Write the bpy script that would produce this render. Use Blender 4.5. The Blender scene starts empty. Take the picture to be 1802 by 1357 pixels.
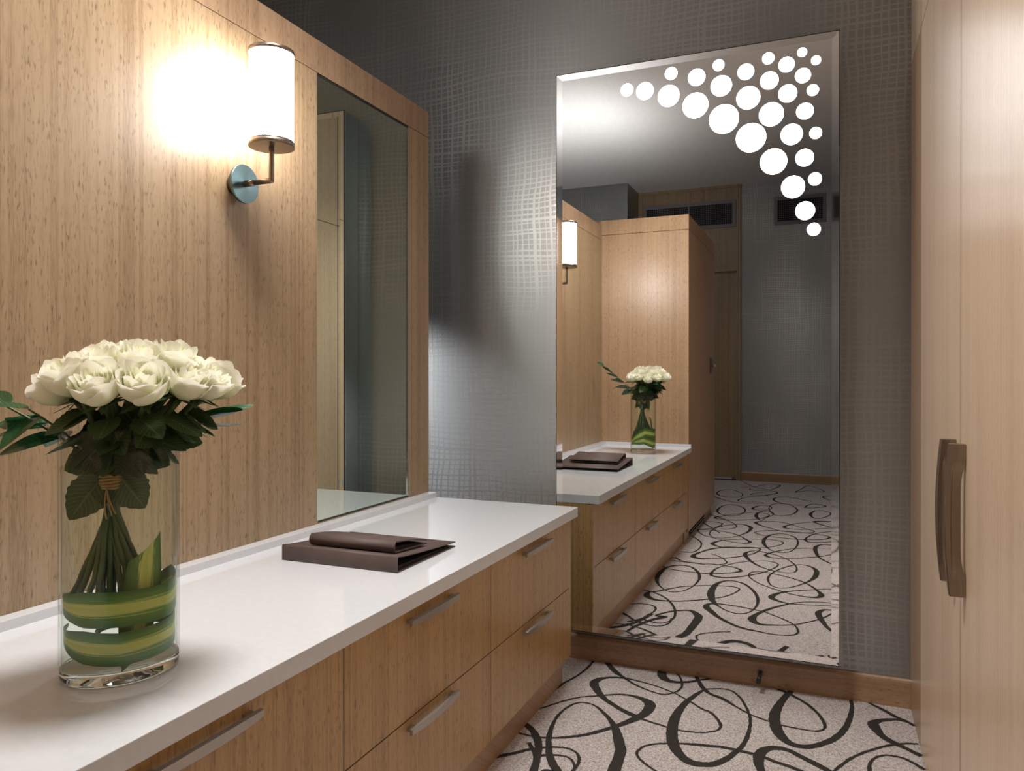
import bpy, bmesh, math, random
from mathutils import Vector, Matrix
random.seed(7)
C = bpy.context.scene.collection
PI = math.pi

# ------------------------------------------------------------------ camera, exposure, world, lamps
FPX, PY0, YAW, PITCH, CZ = 1332.24, 663.04, 22.775, -0.1464, 1.222
cam = bpy.data.cameras.new('camera'); cam_o = bpy.data.objects.new('camera', cam); C.objects.link(cam_o)
cam.sensor_width = 36.0; cam.lens = FPX / 1802 * 36.0
cam.shift_y = -(678.5 - PY0) / 1802
cam.clip_start = 0.02
cam_o.location = (0, 0, CZ)
cam_o.rotation_euler = (math.radians(90 + PITCH), 0, math.radians(YAW))
bpy.context.scene.camera = cam_o
vs = bpy.context.scene.view_settings
vs.view_transform = 'Standard'; vs.look = 'None'; vs.gamma = 1; vs.use_curve_mapping = False
vs.exposure = 0.72
cy = bpy.context.scene.cycles
cy.max_bounces = 14; cy.diffuse_bounces = 6; cy.glossy_bounces = 8; cy.transmission_bounces = 12; cy.transparent_max_bounces = 12
w = bpy.data.worlds.new('world'); bpy.context.scene.world = w; w.use_nodes = True
w.node_tree.nodes['Background'].inputs[0].default_value = (0.9, 0.95, 1, 1)
w.node_tree.nodes['Background'].inputs[1].default_value = 0.0
SCONCE_EMIT = 25.0
def spot(name, loc, target, watts, angle, blend=.4, col=(1, .97, .93), r=.03):
    l = bpy.data.lights.new(name, 'SPOT'); l.energy = watts; l.spot_size = math.radians(angle); l.spot_blend = blend
    l.color = col; l.shadow_soft_size = r
    o = bpy.data.objects.new(name, l); C.objects.link(o); o.location = loc
    o.rotation_euler = (Vector(target) - Vector(loc)).to_track_quat('-Z', 'Y').to_euler(); return o
spot('spotlight_lamp', (-2.55, 2.52, 1.95), (-1.50, 3.08, .70), 88, 46, .6, col=(.95, .97, 1), r=.05)
spot('fill_lamp', (-0.95, 1.30, 3.36), (-0.90, 1.3, 0), 175, 120, .9, r=.30)  # added ceiling fill to brighten counter and wardrobes, no such lamp seen
spot('uplighter_lamp', (-1.86, -.10, 2.28), (-2.3, -.35, 3.4), 62, 172, 1.0, r=.28)
spot('fill_lamp', (-0.55, -1.6, 3.36), (-0.55, -1.7, 0), 12, 110, .9)  # weak added fill for the far end of the room

# ------------------------------------------------------------------ fitted room numbers (metres)
XP, XF, XR = -1.586, -0.9164, 0.274          # partition face, counter edge, wardrobe face
H, TC, YE, YW, YM = 0.70, 0.0375, 2.855, 3.124, 3.002
ZC, YK, XL = 3.417, -3.0885, -3.3
YTW, YTB, XTW = 0.48, -0.86, -0.939
ZHT, ZHS = 2.3463, 2.2364

# ------------------------------------------------------------------ node helpers
class NT:
    def __init__(s, name):
        s.m = bpy.data.materials.new(name); s.m.use_nodes = True; s.t = s.m.node_tree
        s.b = s.t.nodes['Principled BSDF']
    def n(s, typ, **kw):
        x = s.t.nodes.new(typ)
        for k, v in kw.items():
            setattr(x, k, v)
        return x
    def l(s, a, b): s.t.links.new(a, b)
    def math(s, op, a, b=None, c=None, clamp=False):
        x = s.n('ShaderNodeMath', operation=op); x.use_clamp = clamp
        for i, v in enumerate((a, b, c)):
            if v is None: continue
            if isinstance(v, (int, float)): x.inputs[i].default_value = v
            else: s.l(v, x.inputs[i])
        return x.outputs[0]
    def comb(s, x, y, z):
        q = s.n('ShaderNodeCombineXYZ')
        for i, v in enumerate((x, y, z)):
            if isinstance(v, (int, float)): q.inputs[i].default_value = v
            else: s.l(v, q.inputs[i])
        return q.outputs[0]
    def noise(s, vec, scale=1, detail=2, rough=.5, dist=0):
        q = s.n('ShaderNodeTexNoise'); q.inputs['Scale'].default_value = scale; q.inputs['Detail'].default_value = detail
        q.inputs['Roughness'].default_value = rough; q.inputs['Distortion'].default_value = dist
        s.l(vec, q.inputs['Vector']); return q.outputs['Fac']
    def wn(s, vec):
        q = s.n('ShaderNodeTexWhiteNoise'); s.l(vec, q.inputs['Vector']); return q.outputs['Value']
    def ramp(s, f, stops, interp='LINEAR'):
        q = s.n('ShaderNodeValToRGB'); q.color_ramp.interpolation = interp
        e = q.color_ramp.elements
        while len(e) < len(stops): e.new(.5)
        for i, (p, c) in enumerate(stops):
            e[i].position = p; e[i].color = (*c, 1) if len(c) == 3 else c
        s.l(f, q.inputs[0]); return q.outputs[0]
    def mix(s, f, a, b, blend='MIX'):
        q = s.n('ShaderNodeMix', data_type='RGBA', blend_type=blend)
        for i, v in ((0, f), (6, a), (7, b)):
            if isinstance(v, (int, float)): q.inputs[i].default_value = v
            elif isinstance(v, tuple): q.inputs[i].default_value = (*v, 1)
            else: s.l(v, q.inputs[i])
        return q.outputs[2]
    def pos(s):
        g = s.n('ShaderNodeNewGeometry'); q = s.n('ShaderNodeSeparateXYZ'); s.l(g.outputs['Position'], q.inputs[0])
        return q.outputs
    def set(s, **kw):
        for k, v in kw.items():
            k = k.replace('_', ' ')
            i = s.b.inputs[k]
            if isinstance(v, (int, float)): i.default_value = v
            elif isinstance(v, tuple): i.default_value = (*v, 1) if len(v) == 3 else v
            else: s.l(v, i)
        return s
    def bump(s, h, strength=.2, dist=.001):
        q = s.n('ShaderNodeBump'); q.inputs['Strength'].default_value = strength; q.inputs['Distance'].default_value = dist
        s.l(h, q.inputs['Height']); s.l(q.outputs[0], s.b.inputs['Normal'])

def bamboo(name, dark, mid, light, fleck=.8, rough=.32, grain='z', contrast=1.0):
    M = NT(name); p = M.pos()
    if grain == 'z': u = M.math('ADD', p[0], p[1]); v = p[2]
    elif grain == 'x': u = M.math('ADD', p[2], M.math('MULTIPLY', p[1], .7)); v = p[0]
    else: u = M.math('ADD', p[2], p[0]); v = p[1]
    st = M.math('FLOOR', M.math('MULTIPLY', u, 150))
    r1 = M.wn(M.comb(st, 0, 1.7))                                   # each glued strip has its own tone
    fine = M.noise(M.comb(M.math('MULTIPLY', u, 480), M.math('MULTIPLY', v, 16), 0), 1, 4, .65)
    broad = M.noise(M.comb(M.math('MULTIPLY', u, 14), M.math('MULTIPLY', v, .8), 4), 1, 2)
    f = M.math('ADD', M.math('MULTIPLY', r1, .20 * contrast), M.math('MULTIPLY', fine, .80 * contrast))
    f = M.math('ADD', f, M.math('MULTIPLY', broad, .45))
    f = M.math('ADD', f, .13 - .38 * (contrast - 1))
    col = M.ramp(f, [(.40, dark), (.66, mid), (.95, light)])
    fl = M.noise(M.comb(M.math('MULTIPLY', u, 210), M.math('MULTIPLY', v, 42), 9), 1, 1.5)
    fl2 = M.noise(M.comb(M.math('MULTIPLY', u, 30), M.math('MULTIPLY', v, 7), 2), 1, 1)
    fm = M.math('MULTIPLY', M.ramp(fl, [(.56, (0, 0, 0)), (.74, (1, 1, 1))]), M.ramp(fl2, [(.35, (0, 0, 0)), (.55, (1, 1, 1))]))
    fm = M.math('MULTIPLY', fm, fleck)
    col = M.mix(fm, col, tuple(c * .66 for c in dark))
    M.set(Base_Color=col, Roughness=rough, Specular_IOR_Level=.9)
    M.bump(fine, .06, .0006)
    return M.m

wood = bamboo('bamboo_veneer', (.145, .084, .038), (.250, .158, .080), (.375, .262, .152), rough=.42, contrast=1.2)
wood_drawer = bamboo('bamboo_drawer', (.195, .102, .032), (.345, .198, .068), (.50, .315, .128), contrast=1.25)
wood_lit = bamboo('bamboo_lit', (.46, .315, .20), (.62, .45, .305), (.74, .57, .415), fleck=.35, rough=.3, contrast=.9)  # same bamboo as the panelling; its brighter lighting is put into the colour
wood_base = bamboo('bamboo_skirting', (.19, .105, .052), (.31, .180, .092), (.42, .26, .14), grain='x')
wood_side = bamboo('bamboo_header', (.17, .098, .052), (.27, .168, .098), (.38, .25, .155), contrast=1.1)
wood_tower = bamboo('bamboo_tall_cabinet', (.24, .135, .068), (.36, .22, .122), (.48, .31, .18), fleck=.75)

def wallpaper(name, plane='x'):
    M = NT(name); p = M.pos(); u = p[0] if plane == 'x' else p[1]; v = p[2]
    wu = M.noise(M.comb(M.math('MULTIPLY', u, 3), M.math('MULTIPLY', v, 2.6), 0), 1, 2)
    wv = M.noise(M.comb(M.math('MULTIPLY', u, 1.3), M.math('MULTIPLY', v, 2.0), 5), 1, 2)
    uu = M.math('ADD', u, M.math('MULTIPLY', wu, .06)); vv = M.math('ADD', v, M.math('MULTIPLY', wv, .10))
    def lines(c, other, per, seed):
        k = M.noise(M.comb(M.math('MULTIPLY', c, 1 / per), M.math('MULTIPLY', other, .8), seed), 1, 1.2, .7)
        s_ = M.math('SINE', M.math('MULTIPLY', M.math('ADD', c, M.math('MULTIPLY', k, per * 1.3)), 2 * PI / per))
        return M.ramp(s_, [(.48, (0, 0, 0)), (.72, (1, 1, 1))])
    # sine runs -1..1, the ramp clips the lower half: thin raised threads
    a = lines(uu, v, .027, 1); b = lines(vv, u, .023, 2); a2 = lines(uu, v, .0075, 3)
    amp = M.ramp(M.noise(M.comb(M.math('MULTIPLY', u, 1.6), M.math('MULTIPLY', v, 1.2), 7), 1, 1), [(.36, (.12, .12, .12)), (.64, (1, 1, 1))])
    g = M.math('MAXIMUM', a, b); g = M.math('ADD', M.math('MULTIPLY', g, .8), M.math('MULTIPLY', a2, .2))
    g = M.math('MULTIPLY', g, amp)
    col = M.mix(g, (.345, .352, .352), (.47, .475, .475))
    r = M.math('ADD', .43, M.math('MULTIPLY', g, -.12))
    M.set(Base_Color=col, Metallic=.92, Roughness=r, Anisotropic=.75)
    M.l(M.comb(0, 0, 1), M.b.inputs['Tangent'])
    M.bump(g, .08, .0008)
    return M.m
paper_x = wallpaper('woven_metallic_wallpaper', 'x'); paper_y = wallpaper('woven_metallic_wallpaper_side', 'y')

def plain(name, col, rough=.5, metal=0.0, **kw):
    M = NT(name); p = M.pos()
    nz = M.noise(M.comb(p[0], p[1], p[2]), 60, 2)
    M.set(Base_Color=M.mix(nz, tuple(c * .94 for c in col), tuple(min(1, c * 1.05) for c in col)), Roughness=rough, Metallic=metal, **kw)
    return M.m
white_q = plain('white_quartz', (.70, .715, .75), .07, Specular_IOR_Level=.55)
paint_c = plain('ceiling_paint', (.86, .86, .87), .8)
bronze = plain('satin_bronze', (.30, .245, .20), .33, .95)
nickel = plain('brushed_nickel', (.50, .47, .43), .34, .95)
gunmetal = plain('dark_gunmetal', (.20, .18, .18), .3, .9)
chrome = plain('polished_edge', (.78, .78, .78), .12, 1)
steel = plain('brushed_steel_side', (.42, .44, .45), .28, .95)
blackm = plain('black_edge', (.012, .012, .012), .4)
dark = plain('dark_void', (.012, .012, .014), .9)
vent_m = plain('grey_vent_paint', (.23, .22, .24), .5)
mir_wall = plain('mirror_silver', (.80, .81, .81), 0.0, 1)
mir_bevel = plain('mirror_bevel_polish', (.97, .975, .98), 0.03, 1)
mir_inset = plain('mirror_green_tint', (.66, .74, .68), 0.0, 1)
gap_shade_m = plain('painted_gap_shade', (.03, .018, .01), .8)  # dark colour painted as the shade inside joinery gaps
rubber = plain('black_rubber', (.01, .01, .01), .35)
gap_light_m = plain('painted_gap_light', (.55, .52, .62), .5)  # pale colour painted as light showing under the far door

def emis(name, col, s):
    M = NT(name); M.set(Base_Color=(.9, .9, .9), Emission_Color=col, Emission_Strength=s, Roughness=.3); return M.m
shade_m = emis('lit_opal_glass', (1.0, .975, .95), SCONCE_EMIT)
disc_m = emis('backlit_frosted_glass', (.95, .98, 1.0), 4.0)

def plate_mat():
    M = NT('spun_steel_plate'); tc = M.n('ShaderNodeTexCoord'); sp = M.n('ShaderNodeSeparateXYZ'); M.l(tc.outputs['Object'], sp.inputs[0])
    tg = M.n('ShaderNodeTangent', direction_type='RADIAL', axis='X'); M.l(tg.outputs[0], M.b.inputs['Tangent'])
    M.set(Base_Color=(.17, .25, .26), Metallic=1.0, Roughness=.28, Anisotropic=.85); return M.m
plate_m = plate_mat()

def carpet_mat():
    M = NT('speckled_carpet'); p = M.pos(); v = M.comb(p[0], p[1], 0)
    vo = M.n('ShaderNodeTexVoronoi'); vo.inputs['Scale'].default_value = 260; M.l(v, vo.inputs['Vector'])
    sep = M.n('ShaderNodeSeparateColor'); M.l(vo.outputs['Color'], sep.inputs[0])
    nz = M.noise(v, 150, 2, .6); big = M.noise(v, 1.6, 2)
    f = M.math('ADD', M.math('MULTIPLY', sep.outputs[0], .6), M.math('MULTIPLY', nz, .5))
    col = M.ramp(f, [(.18, (.27, .225, .210)), (.45, (.50, .445, .43)), (.80, (.70, .655, .645))])
    M.set(Base_Color=col, Roughness=.95, Specular_IOR_Level=.1); M.bump(f, .5, .002); return M.m
def dark_yarn():
    M = NT('dark_brown_yarn'); p = M.pos(); f = M.noise(M.comb(p[0], p[1], 0), 320, 2)
    M.set(Base_Color=M.ramp(f, [(.3, (.030, .026, .023)), (.7, (.062, .055, .050))]), Roughness=.95, Specular_IOR_Level=.1)
    return M.m
carpet_m, yarn_m = carpet_mat(), dark_yarn()

def leather():
    M = NT('brown_leatherette'); p = M.pos(); v = M.comb(p[0], p[1], p[2])
    f = M.noise(v, 500, 3, .6); g = M.noise(v, 22, 3)
    M.set(Base_Color=M.mix(g, (.085, .056, .050), (.145, .104, .092)), Roughness=.58, Specular_IOR_Level=.45); M.bump(f, .35, .0008); return M.m
leather_m = leather()
lining_m = plain('dark_folder_lining', (.02, .013, .012), .8)

def petal_mat():
    M = NT('cream_petal'); uv = M.n('ShaderNodeUVMap'); sp = M.n('ShaderNodeSeparateXYZ'); M.l(uv.outputs[0], sp.inputs[0])
    col = M.ramp(sp.outputs[1], [(0, (.52, .60, .28)), (.45, (.85, .86, .62)), (.8, (.95, .94, .81)), (1, (.96, .95, .88))])
    tr = M.n('ShaderNodeBsdfTranslucent'); M.l(col, tr.inputs[0]); mx = M.n('ShaderNodeMixShader'); mx.inputs[0].default_value = .35
    M.set(Base_Color=col, Roughness=.55, Specular_IOR_Level=.3)
    M.l(M.b.outputs[0], mx.inputs[1]); M.l(tr.outputs[0], mx.inputs[2]); M.l(mx.outputs[0], M.t.nodes['Material Output'].inputs[0]); return M.m
def leaf_mat(name, c0, c1, rough, vein=.5):
    M = NT(name); uv = M.n('ShaderNodeUVMap'); sp = M.n('ShaderNodeSeparateXYZ'); M.l(uv.outputs[0], sp.inputs[0])
    a = M.math('ABSOLUTE', M.math('SUBTRACT', sp.outputs[0], .5))
    rib = M.math('LESS_THAN', a, .025)
    ve = M.math('SINE', M.math('MULTIPLY', M.math('SUBTRACT', sp.outputs[1], M.math('MULTIPLY', a, .5)), 70))
    ve = M.math('GREATER_THAN', ve, .9)
    m = M.math('MULTIPLY', M.math('MAXIMUM', rib, ve), vein, clamp=True)
    p = M.pos(); nz = M.noise(M.comb(p[0], p[1], p[2]), 30, 2)
    col = M.mix(nz, c0, c1); col = M.mix(m, col, tuple(min(1, c * 2.2 + .02) for c in c1))
    tr = M.n('ShaderNodeBsdfTranslucent'); M.l(col, tr.inputs[0]); mx = M.n('ShaderNodeMixShader'); mx.inputs[0].default_value = .2
    M.set(Base_Color=col, Roughness=rough, Specular_IOR_Level=.5)
    M.l(M.b.outputs[0], mx.inputs[1]); M.l(tr.outputs[0], mx.inputs[2]); M.l(mx.outputs[0], M.t.nodes['Material Output'].inputs[0]); return M.m
petal_m = petal_mat()
leaf_m = leaf_mat('rose_leaf', (.025, .052, .018), (.065, .110, .038), .45)
gloss_leaf = leaf_mat('glossy_leaf', (.012, .060, .022), (.030, .110, .035), .22, .25)
stem_m = plain('green_stem', (.060, .105, .030), .45)
def strap_mat():
    M = NT('variegated_strap_leaf'); uv = M.n('ShaderNodeUVMap'); sp = M.n('ShaderNodeSeparateXYZ'); M.l(uv.outputs[0], sp.inputs[0])
    j = M.noise(M.comb(M.math('MULTIPLY', sp.outputs[0], 26), M.math('MULTIPLY', sp.outputs[1], .6), 0), 1, 2)
    a = M.math('ABSOLUTE', M.math('SUBTRACT', sp.outputs[0], .5))
    f = M.math('ADD', a, M.math('MULTIPLY', M.math('SUBTRACT', j, .5), .34))
    fn = M.noise(M.comb(M.math('MULTIPLY', sp.outputs[0], 70), M.math('MULTIPLY', sp.outputs[1], .5), 3), 1, 1)
    f = M.math('ADD', f, M.math('MULTIPLY', M.math('SUBTRACT', fn, .5), .16))
    col = M.ramp(f, [(.0, (.50, .56, .12)), (.14, (.62, .64, .20)), (.19, (.12, .26, .04)), (.5, (.035, .12, .02))])
    M.set(Base_Color=col, Roughness=.35); return M.m
strap_m = strap_mat()
twine_m = plain('straw_raffia', (.42, .27, .11), .7)
def glass(name, col, ior, rough=0.0):
    M = NT(name); M.set(Base_Color=col, Roughness=rough, IOR=ior, Transmission_Weight=1.0); return M.m
def thin_glass(name, tint, ior, facing=.0):
    M = NT(name); t_ = M.n('ShaderNodeBsdfTransparent'); g_ = M.n('ShaderNodeBsdfGlossy'); g_.inputs['Roughness'].default_value = .01
    
    lw = M.n('ShaderNodeLayerWeight'); lw.inputs[0].default_value = .25
    c = M.mix(M.math('POWER', lw.outputs['Facing'], 2.5), tint, tuple(x * (1 - facing) for x in tint)); M.l(c, t_.inputs[0])
    r0 = ((ior - 1) / (ior + 1)) ** 2; lf = M.n('ShaderNodeLayerWeight'); lf.inputs[0].default_value = .5
    fr_ = M.math('ADD', r0, M.math('MULTIPLY', M.math('POWER', lf.outputs['Facing'], 5), .55 if ior > 1.3 else .15))
    mx = M.n('ShaderNodeMixShader'); M.l(fr_, mx.inputs[0]); M.l(t_.outputs[0], mx.inputs[1]); M.l(g_.outputs[0], mx.inputs[2])
    M.l(mx.outputs[0], M.t.nodes['Material Output'].inputs[0]); return M.m
glass_m = thin_glass('clear_vase_glass', (.97, .99, .98), 1.40, .35); water_m = thin_glass('vase_water', (.985, .99, .955), 1.12, .1)
base_glass = glass('thick_glass_base', (.93, .97, .95), 1.45)

# ------------------------------------------------------------------ mesh helpers
def obj(name, bm, mat, parent=None, smooth=False, loc=None):
    me = bpy.data.meshes.new(name); bm.normal_update(); bm.to_mesh(me); bm.free()
    for m in (mat if isinstance(mat, (list, tuple)) else [mat]): me.materials.append(m)
    if smooth:
        for f in me.polygons: f.use_smooth = True
    o = bpy.data.objects.new(name, me); C.objects.link(o)
    if parent is not None:
        o.parent = parent
        if loc is None: o.location = -Vector(parent.get('origin', (0, 0, 0)))
    return o
def thing(name, label, cat, loc=(0, 0, 0), group=None):
    o = bpy.data.objects.new(name, None); C.objects.link(o); o.location = loc; o['label'] = label; o['category'] = cat
    o['origin'] = tuple(loc); o.empty_display_size = .05
    if group: o['group'] = group
    return o
def struct(name, bm, mat, label=None, smooth=False):
    o = obj(name, bm, mat, None, smooth); o['kind'] = 'structure'
    if label: o['label'] = label
    return o
def box(bm, x0, x1, y0, y1, z0, z1, bev=0.0, mi=0):
    if x0 > x1: x0, x1 = x1, x0
    if y0 > y1: y0, y1 = y1, y0
    m = Matrix.Translation(((x0 + x1) / 2, (y0 + y1) / 2, (z0 + z1) / 2)) @ Matrix.Diagonal((x1 - x0, y1 - y0, z1 - z0, 1))
    r = bmesh.ops.create_cube(bm, size=1, matrix=m); vs_ = r['verts']
    fs = set(f for v in vs_ for f in v.link_faces)
    if bev:
        es = list({e for v in vs_ for e in v.link_edges})
        r = bmesh.ops.bevel(bm, geom=es, offset=bev, segments=2, profile=.6, affect='EDGES')
        fs = set(r['faces']) | {f for f in fs if f.is_valid}
    for f in fs: f.material_index = mi
    return bm
def bx(*a, **k): return box(bmesh.new(), *a, **k)
def cyl(bm, p0, p1, r, seg=32, r2=None, mi=0, caps=True):
    p0, p1 = Vector(p0), Vector(p1); d = p1 - p0; r2 = r if r2 is None else r2
    m = Matrix.Translation((p0 + p1) / 2) @ d.to_track_quat('Z', 'Y').to_matrix().to_4x4()
    q = bmesh.ops.create_cone(bm, cap_ends=caps, segments=seg, radius1=r, radius2=r2, depth=d.length, matrix=m)
    for f in {f for v in q['verts'] for f in v.link_faces}:
        f.material_index = mi
        if len(f.verts) == 4: f.smooth = True
    return bm
def tube(bm, pts, rad, seg=8, mi=0):
    pts = [Vector(p) for p in pts]; n = len(pts); rr = rad if isinstance(rad, (list, tuple)) else [rad] * n
    rings = []; up = Vector((.13, .21, .97)).normalized(); t0 = (pts[1] - pts[0]).normalized()
    a = t0.cross(up).normalized() if abs(t0.dot(up)) < .95 else t0.cross(Vector((1, 0, 0))).normalized()
    for i, p in enumerate(pts):
        t = (pts[min(i + 1, n - 1)] - pts[max(i - 1, 0)]).normalized()
        a = (a - t * a.dot(t)).normalized(); b = t.cross(a)
        rings.append([bm.verts.new(p + (a * math.cos(2 * PI * k / seg) + b * math.sin(2 * PI * k / seg)) * rr[i]) for k in range(seg)])
    for i in range(n - 1):
        for k in range(seg):
            f = bm.faces.new((rings[i][k], rings[i][(k + 1) % seg], rings[i + 1][(k + 1) % seg], rings[i + 1][k])); f.smooth = True; f.material_index = mi
    for rg in (rings[0][::-1], rings[-1]):
        f = bm.faces.new(rg); f.material_index = mi
    return bm
def bez(p0, p1, p2, p3, n=10):
    out = []
    for i in range(n + 1):
        t = i / n; q = 1 - t
        out.append(Vector(p0) * q**3 + Vector(p1) * 3 * q * q * t + Vector(p2) * 3 * q * t * t + Vector(p3) * t**3)
    return out

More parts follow.
